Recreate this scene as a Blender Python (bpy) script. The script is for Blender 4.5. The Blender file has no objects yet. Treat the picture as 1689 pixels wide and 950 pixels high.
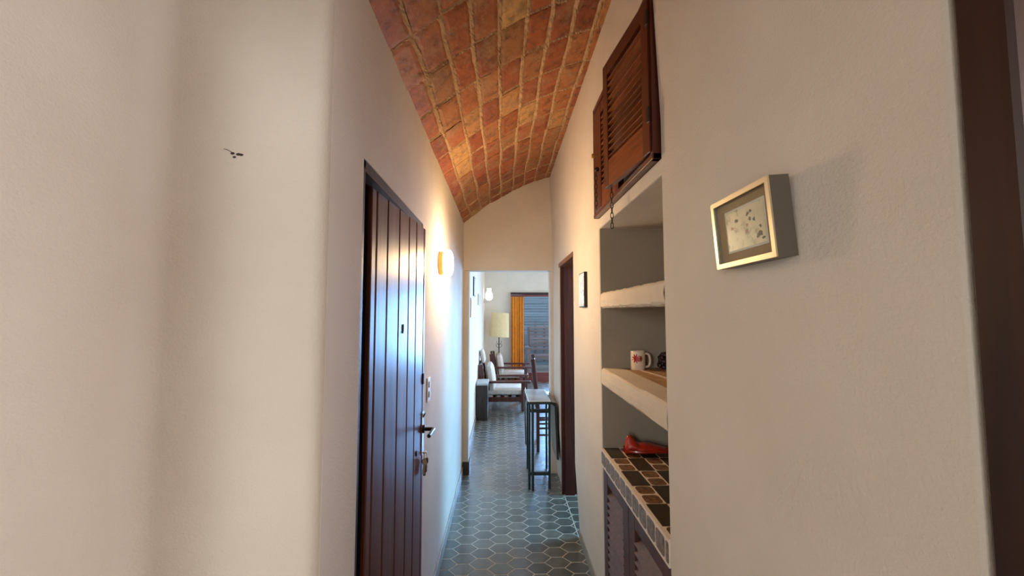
import bpy, bmesh, math, random
from mathutils import Vector, Matrix
random.seed(7)
PI = math.pi
sc = bpy.context.scene
col = sc.collection

# ------------------------------------------------------------------ camera
cam_d = bpy.data.cameras.new('camera'); cam_d.sensor_width = 36.0
cam_d.lens = 36.0 * 660.0 / 1689.0; cam_d.clip_start = 0.02; cam_d.clip_end = 100
cam = bpy.data.objects.new('camera', cam_d); col.objects.link(cam)
cam.location = (0, 0, 1.5)
cam.rotation_euler = (math.radians(90 + 3.555), 0, math.radians(-1.403))
sc.camera = cam

# ------------------------------------------------------------------ world, lights, exposure
world = bpy.data.worlds.new('world'); sc.world = world; world.use_nodes = True
bg = world.node_tree.nodes['Background']
bg.inputs[0].default_value = (0.62, 0.80, 1.0, 1); bg.inputs[1].default_value = 1.3
sc.view_settings.view_transform = 'Standard'; sc.view_settings.look = 'None'
sc.view_settings.exposure = 0.95; sc.view_settings.gamma = 1.0; sc.view_settings.use_curve_mapping = False
try:
    sc.cycles.use_denoising = True; sc.cycles.max_bounces = 10; sc.cycles.diffuse_bounces = 6
    sc.cycles.sample_clamp_indirect = 4.0; sc.cycles.caustics_reflective = False; sc.cycles.caustics_refractive = False
except Exception:
    pass

def area(name, loc, target, sx, sy, power, color, spread=180):
    d = bpy.data.lights.new(name, 'AREA'); d.shape = 'RECTANGLE'; d.size = sx; d.size_y = sy
    d.energy = power; d.color = color; d.spread = math.radians(spread)
    o = bpy.data.objects.new(name, d); col.objects.link(o); o.location = loc
    o.rotation_euler = (Vector(target) - Vector(loc)).to_track_quat('-Z', 'Z').to_euler()
    return o
# daylight that enters through the openings the house has
area('daylight_terrace_door', (2.05, 9.15, 1.25), (1.6, 4.0, 0.0), 1.7, 1.6, 165, (0.24, 0.52, 1.0), 100)
area('daylight_living_window', (4.4, 6.2, 1.6), (-0.4, 6.9, 1.1), 1.8, 1.4, 40, (1.0, 0.84, 0.64))
area('daylight_side_room_window', (2.32, 3.14, 2.1), (-0.37, 3.12, 0.45), 0.62, 0.8, 21, (0.26, 0.66, 1.0), 110)
area('daylight_entry_doorway', (1.75, 0.14, 1.45), (-0.735, 0.25, 1.35), 0.8, 1.6, 38, (1.0, 0.95, 0.98))
area('daylight_entry_window', (-1.75, -2.6, 1.75), (-0.1, 0.8, 1.3), 0.8, 1.5, 29, (0.96, 0.99, 0.97))

# ------------------------------------------------------------------ materials
def srgb(r, g, b):
    f = lambda c: (c / 255 / 12.92) if c / 255 <= 0.04045 else ((c / 255 + 0.055) / 1.055) ** 2.4
    return (f(r), f(g), f(b), 1)
class NT:
    def __init__(s, name):
        s.m = bpy.data.materials.new(name); s.m.use_nodes = True; s.t = s.m.node_tree
        s.b = s.t.nodes['Principled BSDF']
    def n(s, typ, **kw):
        x = s.t.nodes.new(typ)
        for k, v in kw.items():
            if k in x.inputs.keys(): x.inputs[k].default_value = v
            else: setattr(x, k, v)
        return x
    def l(s, a, ai, b, bi): s.t.links.new(a.outputs[ai], b.inputs[bi])
def ramp(nt, stops):
    r = nt.n('ShaderNodeValToRGB'); e = r.color_ramp.elements
    while len(e) < len(stops): e.new(0.5)
    for i, (p, c) in enumerate(stops): e[i].position = p; e[i].color = c
    return r
def coords(nt, scale=(1, 1, 1)):
    tc = nt.n('ShaderNodeTexCoord'); mp = nt.n('ShaderNodeMapping'); mp.inputs['Scale'].default_value = scale
    nt.l(tc, 'Object', mp, 0); return mp
def simple(name, c, rough=0.6, metal=0.0, coat=0.0, spec=0.5, mottling=0.0, mscale=20, bump=0.0, bscale=200):
    nt = NT(name); nt.b.inputs['Roughness'].default_value = rough; nt.b.inputs['Metallic'].default_value = metal
    nt.b.inputs['Coat Weight'].default_value = coat; nt.b.inputs['Specular IOR Level'].default_value = spec
    mp = coords(nt)
    nz = nt.n('ShaderNodeTexNoise', Scale=mscale, Detail=4.0); nt.l(mp, 0, nz, 'Vector')
    k = 1 - mottling; k2 = 1 + mottling
    r = ramp(nt, [(0.3, (c[0]*k, c[1]*k, c[2]*k, 1)), (0.7, (min(1, c[0]*k2), min(1, c[1]*k2), min(1, c[2]*k2), 1))])
    nt.l(nz, 0, r, 0); nt.l(r, 0, nt.b, 'Base Color')
    if bump:
        n2 = nt.n('ShaderNodeTexNoise', Scale=bscale, Detail=3.0); nt.l(mp, 0, n2, 'Vector')
        bp = nt.n('ShaderNodeBump', Strength=bump, Distance=0.002); nt.l(n2, 0, bp, 'Height'); nt.l(bp, 0, nt.b, 'Normal')
    return nt.m
def plaster(name, c, strength=0.5, rough=0.85):
    nt = NT(name); nt.b.inputs['Roughness'].default_value = rough; nt.b.inputs['Specular IOR Level'].default_value = 0.25
    mp = coords(nt)
    big = nt.n('ShaderNodeTexNoise', Scale=2.2, Detail=3.0, Roughness=0.6); nt.l(mp, 0, big, 'Vector')
    r = ramp(nt, [(0.3, (c[0]*0.93, c[1]*0.90, c[2]*0.88, 1)), (0.72, (c[0]*1.03, c[1]*1.02, c[2]*1.02, 1))])
    nt.l(big, 0, r, 0); nt.l(r, 0, nt.b, 'Base Color')
    f1 = nt.n('ShaderNodeTexNoise', Scale=170.0, Detail=4.0, Roughness=0.6); nt.l(mp, 0, f1, 'Vector')
    f2 = nt.n('ShaderNodeTexNoise', Scale=26.0, Detail=3.0, Roughness=0.55); nt.l(mp, 0, f2, 'Vector')
    b1 = nt.n('ShaderNodeBump', Strength=strength, Distance=0.003); nt.l(f1, 0, b1, 'Height')
    b2 = nt.n('ShaderNodeBump', Strength=strength, Distance=0.003); nt.l(f2, 0, b2, 'Height')
    nt.l(b2, 0, b1, 'Normal'); nt.l(b1, 0, nt.b, 'Normal')
    return nt.m
def wood(name, dark, light, axis='z', scale=1.0, rough=0.35, coat=0.3, bump=0.15):
    nt = NT(name); nt.b.inputs['Roughness'].default_value = rough; nt.b.inputs['Coat Weight'].default_value = coat
    nt.b.inputs['Coat Roughness'].default_value = 0.25
    s = {'x': (1.2, 22, 22), 'y': (22, 1.2, 22), 'z': (22, 22, 1.2)}[axis]
    mp = coords(nt, tuple(v*scale for v in s))
    nz = nt.n('ShaderNodeTexNoise', Scale=1.6, Detail=6.0, Roughness=0.62, Distortion=0.6); nt.l(mp, 0, nz, 'Vector')
    r = ramp(nt, [(0.28, dark), (0.72, light)]); nt.l(nz, 0, r, 0)
    isl = nt.n('ShaderNodeNewGeometry'); hs = nt.n('ShaderNodeHueSaturation')
    mr = nt.n('ShaderNodeMapRange'); mr.inputs['To Min'].default_value = 0.8; mr.inputs['To Max'].default_value = 1.2
    nt.l(isl, 'Random Per Island', mr, 0); nt.l(mr, 0, hs, 'Value'); nt.l(r, 0, hs, 'Color'); nt.l(hs, 0, nt.b, 'Base Color')
    bp = nt.n('ShaderNodeBump', Strength=bump, Distance=0.001); nt.l(nz, 0, bp, 'Height'); nt.l(bp, 0, nt.b, 'Normal')
    return nt.m
def island_tint(nt, stops):
    g = nt.n('ShaderNodeNewGeometry'); r = ramp(nt, stops); nt.l(g, 'Random Per Island', r, 0); return r

M = {}
M['plaster'] = plaster('cream_plaster', (0.68, 0.63, 0.56), 0.6)
M['plaster_living'] = plaster('pale_plaster', (0.76, 0.73, 0.66), 0.25)
M['niche_plaster'] = plaster('niche_plaster', (0.36, 0.31, 0.24), 0.4)  # darker tone than the wall plaster, for inside the niche
M['shelf_lip'] = plaster('rough_shelf_plaster', (0.72, 0.64, 0.53), 1.0)
M['shelf_top'] = simple('tan_shelf_top', (0.42, 0.25, 0.12, 1), 0.7, mottling=0.25, mscale=14, bump=0.4)
M['dark_wood'] = wood('dark_red_wood', srgb(38, 11, 6), srgb(86, 32, 17), 'z', rough=0.45, coat=0.1)
M['shutter_wood'] = wood('red_brown_wood', srgb(46, 13, 7), srgb(98, 38, 18), 'z')
M['shutter_rail'] = wood('orange_brown_wood', srgb(90, 34, 12), srgb(150, 74, 30), 'y')
M['slat_wood'] = wood('slat_wood', srgb(92, 44, 20), srgb(150, 88, 50), 'y', rough=0.4)
M['door_wood'] = wood('varnished_plank_wood', srgb(66, 28, 18), srgb(112, 58, 38), 'z', rough=0.42, coat=0.12, bump=0.25)
M['jamb_wood'] = wood('dark_jamb_wood', srgb(26, 9, 4), srgb(56, 25, 11), 'z', rough=0.5, coat=0.0)
M['cabinet_wood'] = wood('mauve_brown_wood', srgb(52, 26, 20), srgb(92, 52, 42), 'z', rough=0.5, coat=0.1)
M['chair_wood'] = wood('chair_wood', srgb(48, 18, 12), srgb(92, 40, 26), 'z', rough=0.3, coat=0.3)
M['black'] = simple('black_iron', (0.012, 0.010, 0.010, 1), 0.45, metal=0.3)
M['dark_metal'] = simple('dark_metal', (0.05, 0.05, 0.05, 1), 0.3, metal=0.8)
M['steel'] = simple('worn_steel', (0.55, 0.53, 0.5, 1), 0.3, metal=1.0)
M['brass'] = simple('brass', (0.75, 0.42, 0.12, 1), 0.35, metal=0.8)
M['white_plastic'] = simple('white_plastic', (0.75, 0.74, 0.70, 1), 0.4)
M['cushion'] = simple('oatmeal_cushion', (0.60, 0.52, 0.43, 1), 0.9, mottling=0.08, mscale=30, bump=0.4)
M['curtain'] = simple('mustard_curtain', (0.78, 0.31, 0.035, 1), 0.85, mottling=0.12, mscale=12, bump=0.2)
M['shade'] = simple('cream_shade', (0.80, 0.66, 0.38, 1), 0.8, mottling=0.04)
M['baseboard'] = simple('grey_tile_skirting', (0.30, 0.28, 0.24, 1), 0.4, mottling=0.2, mscale=8)
M['dark_skirting'] = simple('dark_skirting', (0.05, 0.035, 0.025, 1), 0.5)
M['frame_metal'] = simple('champagne_frame', (0.78, 0.70, 0.50, 1), 0.32, metal=0.75)
M['frame_side'] = simple('grey_frame_side', (0.16, 0.14, 0.11, 1), 0.5, metal=0.2)
M['frame_gold'] = simple('thin_gilt_frame', (0.45, 0.34, 0.16, 1), 0.4, metal=0.6)
M['mat_brown'] = simple('brown_mount_board', (0.42, 0.26, 0.13, 1), 0.8)
M['table_top'] = simple('pale_laminate', (0.80, 0.92, 0.94, 1), 0.16, coat=1.0, mottling=0.18, mscale=7)
M['tube_green'] = simple('grey_green_metal', (0.05, 0.06, 0.057, 1), 0.28, metal=0.5)
M['leaf_brown'] = simple('taupe_laminate', (0.26, 0.21, 0.16, 1), 0.4, mottling=0.1)
M['box_dark'] = wood('dark_box_wood', srgb(28, 22, 16), srgb(52, 42, 30), 'z', rough=0.4)
M['box_top'] = simple('pale_box_top', (0.50, 0.52, 0.48, 1), 0.3)
M['orange_clay'] = simple('orange_glazed_clay', (0.36, 0.022, 0.006, 1), 0.3, coat=0.3, mottling=0.35, mscale=25)
M['dark_berry'] = simple('dark_berry', (0.035, 0.012, 0.014, 1), 0.5, mottling=0.5, mscale=60)
M['mug'] = simple('cream_ceramic', (0.78, 0.66, 0.52, 1), 0.25, coat=0.4)
M['mug_red'] = simple('red_flower_print', (0.42, 0.012, 0.015, 1), 0.3, mottling=0.4, mscale=90)
M['mug_green'] = simple('green_leaf_print', (0.10, 0.10, 0.05, 1), 0.3)
M['woven'] = simple('woven_mat', (0.44, 0.24, 0.12, 1), 0.85, mottling=0.35, mscale=120, bump=0.8, bscale=300)
M['grey_slats'] = wood('blue_grey_boards', (0.10, 0.12, 0.14, 1), (0.17, 0.20, 0.23, 1), 'x', rough=0.5, coat=0)
M['outdoor_wood'] = wood('weathered_wood', (0.12, 0.09, 0.09, 1), (0.22, 0.17, 0.17, 1), 'x', rough=0.6, coat=0)
M['deck'] = simple('terrace_paving', (0.25, 0.22, 0.20, 1), 0.7, mottling=0.2, mscale=5)
M['sill_wood'] = wood('red_door_wood', srgb(88, 26, 14), srgb(134, 50, 30), 'x', rough=0.35, coat=0.3)
def glow(name, c, st):
    nt = NT(name); nt.b.inputs['Emission Color'].default_value = c; nt.b.inputs['Emission Strength'].default_value = st
    nt.b.inputs['Base Color'].default_value = (0.9, 0.88, 0.82, 1); return nt.m
M['globe_lit'] = glow('lit_opal_glass', (1.0, 0.83, 0.60, 1), 9.0)
M['tulip_white'] = glow('glowing_white_glass', (0.95, 1.0, 1.0, 1), 1.6)  # white glass with a mild emission
nt = NT('clear_glass'); tr_ = nt.n('ShaderNodeBsdfTransparent'); gs_ = nt.n('ShaderNodeBsdfGlossy'); fr_ = nt.n('ShaderNodeLayerWeight', Blend=0.12)
tr_.inputs[0].default_value = (0.93, 0.96, 0.97, 1); gs_.inputs['Roughness'].default_value = 0.04
mxs = nt.n('ShaderNodeMixShader'); fm_ = nt.n('ShaderNodeMath', operation='POWER'); fm_.inputs[1].default_value = 2.0; nt.l(fr_, 'Facing', fm_, 0); nt.l(fm_, 0, mxs, 0); nt.l(tr_, 0, mxs, 1); nt.l(gs_, 0, mxs, 2)
nt.l(mxs, 0, nt.t.nodes['Material Output'], 0)
M['glass'] = nt.m
# bricks of the vault: a tone of its own for every brick
nt = NT('vault_brick'); nt.b.inputs['Roughness'].default_value = 0.55; nt.b.inputs['Specular IOR Level'].default_value = 0.45
r1 = island_tint(nt, [(0.0, srgb(130, 64, 30)), (0.2, srgb(168, 88, 44)), (0.4, srgb(142, 78, 48)), (0.6, srgb(166, 98, 52)),
                      (0.78, srgb(156, 104, 62)), (0.9, srgb(150, 76, 38)), (1.0, srgb(200, 158, 100))])
mp = coords(nt); nz = nt.n('ShaderNodeTexNoise', Scale=16.0, Detail=7.0, Roughness=0.75); nt.l(mp, 0, nz, 'Vector')
rr = ramp(nt, [(0.36, (0.22, 0.19, 0.17, 1)), (0.5, (0.95, 0.95, 0.95, 1)), (0.72, (1.35, 1.25, 1.1, 1))]); nt.l(nz, 0, rr, 0)
mx = nt.n('ShaderNodeMix', data_type='RGBA', blend_type='MULTIPLY'); mx.inputs['Factor'].default_value = 0.75
nt.t.links.new(r1.outputs[0], mx.inputs[6]); nt.t.links.new(rr.outputs[0], mx.inputs[7])
nz3 = nt.n('ShaderNodeTexNoise', Scale=9.0, Detail=6.0, Roughness=0.7); nt.l(mp, 0, nz3, 'Vector')
r3 = ramp(nt, [(0.50, (0, 0, 0, 1)), (0.64, (1, 1, 1, 1))]); nt.l(nz3, 0, r3, 0)
mx2 = nt.n('ShaderNodeMix', data_type='RGBA'); mx2.inputs[7].default_value = srgb(160, 128, 92)
ml = nt.n('ShaderNodeMath', operation='MULTIPLY'); ml.inputs[1].default_value = 0.6; nt.l(r3, 0, ml, 0); nt.l(ml, 0, mx2, 0)
nt.t.links.new(mx.outputs[2], mx2.inputs[6]); nt.t.links.new(mx2.outputs[2], nt.b.inputs['Base Color'])
nz2 = nt.n('ShaderNodeTexNoise', Scale=45.0, Detail=6.0, Roughness=0.7); nt.l(mp, 0, nz2, 'Vector')
bp = nt.n('ShaderNodeBump', Strength=0.8, Distance=0.006); nt.l(nz2, 0, bp, 'Height'); nt.l(bp, 0, nt.b, 'Normal')
M['brick'] = nt.m
M['mortar'] = simple('lime_mortar', srgb(172, 138, 104), 0.9, mottling=0.25, mscale=30, bump=1.0, bscale=90)
# floor tiles
nt = NT('hexagonal_cement_tile'); nt.b.inputs['Coat Weight'].default_value = 0.6; nt.b.inputs['Coat Roughness'].default_value = 0.16
r1 = island_tint(nt, [(0.0, (0.078, 0.084, 0.076, 1)), (0.5, (0.102, 0.105, 0.092, 1)), (1.0, (0.130, 0.128, 0.108, 1))])
mp = coords(nt); nz = nt.n('ShaderNodeTexNoise', Scale=14.0, Detail=5.0); nt.l(mp, 0, nz, 'Vector')
rr = ramp(nt, [(0.3, (0.75, 0.75, 0.75, 1)), (0.7, (1.2, 1.2, 1.2, 1))]); nt.l(nz, 0, rr, 0)
mx = nt.n('ShaderNodeMix', data_type='RGBA', blend_type='MULTIPLY'); mx.inputs['Factor'].default_value = 1
nt.t.links.new(r1.outputs[0], mx.inputs[6]); nt.t.links.new(rr.outputs[0], mx.inputs[7]); nt.t.links.new(mx.outputs[2], nt.b.inputs['Base Color'])
ro = nt.n('ShaderNodeMapRange'); ro.inputs['To Min'].default_value = 0.24; ro.inputs['To Max'].default_value = 0.42
nt.l(nz, 0, ro, 0); nt.l(ro, 0, nt.b, 'Roughness')
M['hex'] = nt.m
M['grout'] = simple('pale_grout', (0.46, 0.43, 0.36, 1), 0.8, mottling=0.2)
# counter tiles
M['tile_dark'] = simple('dark_olive_tile', (0.040, 0.030, 0.016, 1), 0.35, mottling=0.3, mscale=12)
M['tile_brown'] = simple('mottled_brown_tile', (0.17, 0.085, 0.035, 1), 0.4, mottling=0.6, mscale=70)
M['tile_grey'] = simple('mottled_grey_brown_tile', (0.17, 0.125, 0.095, 1), 0.4, mottling=0.6, mscale=80)
M['tile_grout'] = simple('cream_tile_grout', (0.74, 0.64, 0.54, 1), 0.8)
# framed print: pale paper with soft washes
def print_mat(name, a, b, c, scale):
    nt = NT(name); nt.b.inputs['Roughness'].default_value = 0.25; nt.b.inputs['Coat Weight'].default_value = 0.6
    mp = coords(nt); nz = nt.n('ShaderNodeTexNoise', Scale=scale, Detail=5.0, Roughness=0.6); nt.l(mp, 0, nz, 'Vector')
    r = ramp(nt, [(0.36, a), (0.46, b), (0.62, c)]); nt.l(nz, 0, r, 0); nt.l(r, 0, nt.b, 'Base Color'); return nt.m
M['print'] = print_mat('faded_bird_print', (0.38, 0.30, 0.18, 1), (0.74, 0.60, 0.38, 1), (0.82, 0.64, 0.42, 1), 38)
M['print_blue'] = print_mat('pale_print', (0.25, 0.22, 0.18, 1), (0.70, 0.72, 0.70, 1), (0.82, 0.84, 0.82, 1), 30)
M['paper'] = simple('print_border', (0.72, 0.64, 0.52, 1), 0.6)
M['grey_paper'] = simple('grey_print', (0.42, 0.40, 0.36, 1), 0.6, mottling=0.3, mscale=30)
M['print_bird'] = simple('print_dark_wash', (0.16, 0.12, 0.08, 1), 0.5)
M['print_pink'] = simple('print_rose_wash', (0.58, 0.28, 0.18, 1), 0.5)

# ------------------------------------------------------------------ mesh helpers
class MB:
    def __init__(s, *mats): s.bm = bmesh.new(); s.mats = list(mats)
    def face(s, pts, mi=0):
        vs = [s.bm.verts.new(p) for p in pts]; f = s.bm.faces.new(vs); f.material_index = mi; return f
    def grid(s, rows, mi=0, closed_u=False, closed_v=False):
        vv = [[s.bm.verts.new(p) for p in r] for r in rows]
        n, m = len(vv), len(vv[0])
        for i in range(n if closed_v else n-1):
            for j in range(m if closed_u else m-1):
                f = s.bm.faces.new((vv[i][j], vv[i][(j+1) % m], vv[(i+1) % n][(j+1) % m], vv[(i+1) % n][j])); f.material_index = mi
        return vv
    def box(s, lo, hi, mi=0, M4=None, bevel=0.0, seg=1):
        x0, y0, z0 = lo; x1, y1, z1 = hi
        vs = [s.bm.verts.new(p) for p in [(x0,y0,z0),(x1,y0,z0),(x1,y1,z0),(x0,y1,z0),(x0,y0,z1),(x1,y0,z1),(x1,y1,z1),(x0,y1,z1)]]
        fs = [s.bm.faces.new([vs[k] for k in q]) for q in [(0,3,2,1),(4,5,6,7),(0,1,5,4),(1,2,6,5),(2,3,7,6),(3,0,4,7)]]
        for f in fs: f.material_index = mi
        if M4 is not None:
            for v in vs: v.co = M4 @ v.co
        if bevel:
            es = list({e for f in fs for e in f.edges})
            r = bmesh.ops.bevel(s.bm, geom=es, offset=bevel, segments=seg, affect='EDGES', profile=0.5)
            for f in r['faces']: f.material_index = mi
        return vs
    def beam(s, a, b, w, d, mi=0, up=(0, 0, 1), bevel=0.0):
        a, b = Vector(a), Vector(b); L = (b-a).length; z = (b-a).normalized(); u = Vector(up)
        if abs(z.dot(u)) > 0.95: u = Vector((0, 1, 0))
        x = u.cross(z).normalized(); y = z.cross(x)
        m = Matrix((x, y, z)).transposed().to_4x4(); m.translation = a
        s.box((-w/2, -d/2, 0), (w/2, d/2, L), mi, m, bevel)
    def tube(s, pts, r, n=10, mi=0, closed=False, caps=True):
        pts = [Vector(p) for p in pts]; rows = []; k = len(pts); px = None
        rr = r if isinstance(r, (list, tuple)) else [r]*k
        for i, p in enumerate(pts):
            if closed: t = pts[(i+1) % k] - pts[i-1]
            else: t = pts[min(i+1, k-1)] - pts[max(i-1, 0)]
            t.normalize()
            if px is None:
                u = Vector((0, 0, 1)) if abs(t.z) < 0.9 else Vector((0, 1, 0)); px = u.cross(t).normalized()
            else: px = (px - t*px.dot(t)).normalized()
            py = t.cross(px)
            rows.append([p + (px*math.cos(a) + py*math.sin(a))*rr[i] for a in [2*PI*j/n for j in range(n)]])
        vv = s.grid(rows, mi, closed_u=True, closed_v=closed)
        if caps and not closed:
            f = s.bm.faces.new(vv[0][::-1]); f.material_index = mi; f = s.bm.faces.new(vv[-1]); f.material_index = mi
    def lathe(s, prof, n=32, mi=0, M4=None, cap=True):
        rows = [[Vector((r*math.cos(2*PI*j/n), r*math.sin(2*PI*j/n), z)) for j in range(n)] for r, z in prof]
        if M4 is not None: rows = [[M4 @ p for p in q] for q in rows]
        vv = s.grid(rows, mi, closed_u=True)
        if cap:
            for q in (vv[0][::-1], vv[-1]):
                try: f = s.bm.faces.new(q); f.material_index = mi
                except ValueError: pass
    def build(s, name, parent=None, smooth=False, bevel=0.0, subsurf=0):
        bm = s.bm; bmesh.ops.recalc_face_normals(bm, faces=bm.faces)
        me = bpy.data.meshes.new(name); bm.to_mesh(me); bm.free()
        for m in s.mats: me.materials.append(M[m])
        if smooth:
            for p in me.polygons: p.use_smooth = True
            try: me.set_sharp_from_angle(angle=math.radians(40))
            except Exception: pass
        o = bpy.data.objects.new(name, me); col.objects.link(o)
        if parent: o.parent = parent
        if bevel:
            md = o.modifiers.new('bevel', 'BEVEL'); md.width = bevel; md.segments = 2; md.limit_method = 'ANGLE'; md.angle_limit = math.radians(40)
        if subsurf:
            md = o.modifiers.new('subsurf', 'SUBSURF'); md.levels = subsurf; md.render_levels = subsurf
        return o
def tag(o, label=None, cat=None, group=None, kind=None):
    if label: o['label'] = label
    if cat: o['category'] = cat
    if group: o['group'] = group
    if kind: o['kind'] = kind
    return o
def struct(o): o['kind'] = 'structure'; return o
def thing(name, loc, label, cat, group=None, rz=0):
    o = bpy.data.objects.new(name, None); col.objects.link(o); o.location = loc; o.rotation_euler = (0, 0, rz)
    o.empty_display_size = 0.1
    return tag(o, label, cat, group)
def rel(o, mb):   # geometry written in world coordinates goes under a thing at its base
    inv = Matrix.LocRotScale(o.location, o.rotation_euler, None).inverted()
    for v in mb.bm.verts: v.co = inv @ v.co
    return mb

# ------------------------------------------------------------------ setting
XL, XR_, YP = -0.372, 0.49, 3.83
def xr(z):      # the hand-plastered right wall flares at the foot and coves in under the vault
    if z < 0.5: return XR_ + 0.03*(1 - z/0.5)
    if z > 2.1: return XR_ - 0.028*min(1, (z-2.1)/0.7)
    return XR_
def panel(mb, ys, zs, holes, xf, xb, mi=0):
    """wall slab between x = xf(z) and xb, holes = [(y0,y1,z0,z1)]"""
    def solid(i, j):
        if i < 0 or j < 0 or i >= len(ys)-1 or j >= len(zs)-1: return False
        yc, zc = (ys[i]+ys[i+1])/2, (zs[j]+zs[j+1])/2
        return not any(a < yc < b and c < zc < d for a, b, c, d in holes)
    cache = {}
    def v(y, z, back):
        k = (round(y, 4), round(z, 4), back)
        if k not in cache: cache[k] = mb.bm.verts.new((xb(y) if back else xf(z), y, z))
        return cache[k]
    def q(*vs): f = mb.bm.faces.new(vs); f.material_index = mi
    for i in range(len(ys)-1):
        for j in range(len(zs)-1):
            if not solid(i, j): continue
            a, b, c, d = ys[i], ys[i+1], zs[j], zs[j+1]
            q(v(a,c,0), v(b,c,0), v(b,d,0), v(a,d,0)); q(v(a,c,1), v(a,d,1), v(b,d,1), v(b,c,1))
            if not solid(i-1, j): q(v(a,c,0), v(a,d,0), v(a,d,1), v(a,c,1))
            if not solid(i+1, j): q(v(b,c,0), v(b,c,1), v(b,d,1), v(b,d,0))
            if not solid(i, j-1): q(v(a,c,0), v(a,c,1), v(b,c,1), v(b,c,0))
            if not solid(i, j+1): q(v(a,d,0), v(b,d,0), v(b,d,1), v(a,d,1))
NY0, NY1 = 1.200, 1.993           # niche, far and near edges
DR0, DR1, DRH = 2.745, 3.425, 1.925  # doorway to the side room
SH0, SH1, SHZ0, SHZ1 = 1.205, 2.005, 1.978, 2.545

mb = MB('plaster')
zs = [0, 0.25, 0.5, 1.925, 1.978, 2.1, 2.4, 2.545, 2.8, 3.1]
panel(mb, [0.408, NY0, NY1, 2.30, 2.32, DR0, DR1, YP+0.13], zs, [(NY0, NY1, 0, 1.925), (NY0, NY1, 1.978, 2.545), (DR0, DR1, 0, 1.925)], xr, lambda y: 0.93 if y < 2.31 else 0.62)
o = mb.build('wall_right', bevel=0.007); struct(o)
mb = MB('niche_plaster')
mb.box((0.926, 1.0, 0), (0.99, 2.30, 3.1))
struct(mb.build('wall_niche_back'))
mb = MB('niche_plaster'); mb.box((0.4945, NY1-0.002, 0.8405), (0.926, NY1+0.01, 1.9245)); struct(mb.build('wall_niche_side'))  # thin lining over the far side, darker than the wall

# left wall with the plank door opening, a rounded outer corner and the set-back entry wall
LD0, LD1, LDH = 1.062, 1.868, 1.917
mb = MB('plaster')
def xl(z): return XL
panel(mb, [0.86, LD0, LD1, YP+0.13], [0, LDH, 2.7], [(LD0, LD1, 0, LDH)], xl, lambda y: XL-0.10)
ST, XE = 0.835, -0.735            # face of the step and plane of the entry wall
prof = [(XL, 0.867)]
for k in range(1, 9):
    a = PI/2*k/8; prof.append((XL - 0.032*(1-math.cos(a)), 0.867 - 0.032*math.sin(a)))
prof.append((XE+0.05, ST))
for k in range(1, 9):
    a = PI/2*k/8; prof.append((XE+0.05-0.05*math.sin(a), ST - 0.05*(1-math.cos(a))))
prof += [(XE, 0.5), (XE, 0.36), (XE-0.1, 0.36), (XE-0.1, ST+0.1), (XL-0.1, ST+0.1)]  # wall cut short out of view, so light from behind reaches the step
rows = [[Vector((x, y, z)) for x, y in prof] for z in (0, 2.7)]
mb.grid(rows, 0)
mb.box((XE-0.1, -1.6, 2.05), (XE, 0.36, 2.7)); mb.box((XE-0.1, -2.6, 0), (XE, -1.6, 2.7))  # unseen header, added to shade the upper part of the step
o = mb.build('wall_left', smooth=True); struct(o)

# partition with the opening to the living room
mb = MB('plaster')
OL, OR_, OZ = -0.315, 0.459, 1.905
mb.box((XL-0.02, YP, 0), (OL, YP+0.13, OZ)); mb.box((OR_, YP, 0), (0.60, YP+0.13, OZ)); mb.box((XL-0.02, YP, OZ), (0.60, YP+0.13, 3.0))
struct(mb.build('wall_partition', bevel=0.006))
mb = MB('dark_skirting')
mb.box((XL+0.004, YP-0.014, 0), (OL+0.012, YP+0.135, 0.115))
struct(mb.build('baseboard_partition'))
mb = MB('baseboard')
mb.box((XL, LD1+0.03, 0), (XL+0.010, YP, 0.075)); mb.box((XL, 0.86, 0), (XL+0.010, LD0, 0.075))
struct(mb.build('baseboard_left', bevel=0.003))
mb = MB('baseboard')
mb.face([(xr(0)-0.008, 2.02, 0), (xr(0)-0.008, DR0-0.01, 0), (xr(0.07)-0.008, DR0-0.01, 0.07), (xr(0.07)-0.008, 2.02, 0.07)])
mb.face([(xr(0.07)-0.008, 2.02, 0.07), (xr(0.07)-0.008, DR0-0.01, 0.07), (xr(0.07)+0.003, DR0-0.01, 0.07), (xr(0.07)+0.003, 2.02, 0.07)])
struct(mb.build('baseboard_right'))

# brick vault: profile of the arch, then one slab per brick on a mortar bed
arch = [(-0.372, 2.378), (-0.305, 2.430), (-0.207, 2.505), (-0.116, 2.570), (-0.022, 2.624), (0.09, 2.689), (0.196, 2.740), (0.306, 2.786), (0.414, 2.820), (0.48, 2.832)]
seg = [0.0]
for a, b in zip(arch, arch[1:]): seg.append(seg[-1] + math.dist(a, b))
def arc(s):
    s = max(-0.03, min(seg[-1]+0.02, s)); k = 0
    while k < len(seg)-2 and s > seg[k+1]: k += 1
    t = (s-seg[k])/(seg[k+1]-seg[k]); a, b = arch[k], arch[k+1]
    nx, nz = -(b[1]-a[1]), (b[0]-a[0]); L = math.hypot(nx, nz)
    return a[0]+(b[0]-a[0])*t, a[1]+(b[1]-a[1])*t, nx/L, nz/L
mb = MB('mortar', 'brick')
y0, y1 = -0.4, YP+0.02
cols_s = [-0.03, 0.085, 0.207, 0.322, 0.437, 0.566, 0.684, 0.802, 0.918, seg[-1]+0.02]
us = [-0.03 + (seg[-1]+0.05)*k/170 for k in range(171)]
rnd = random.Random(11)
rows = []
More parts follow.
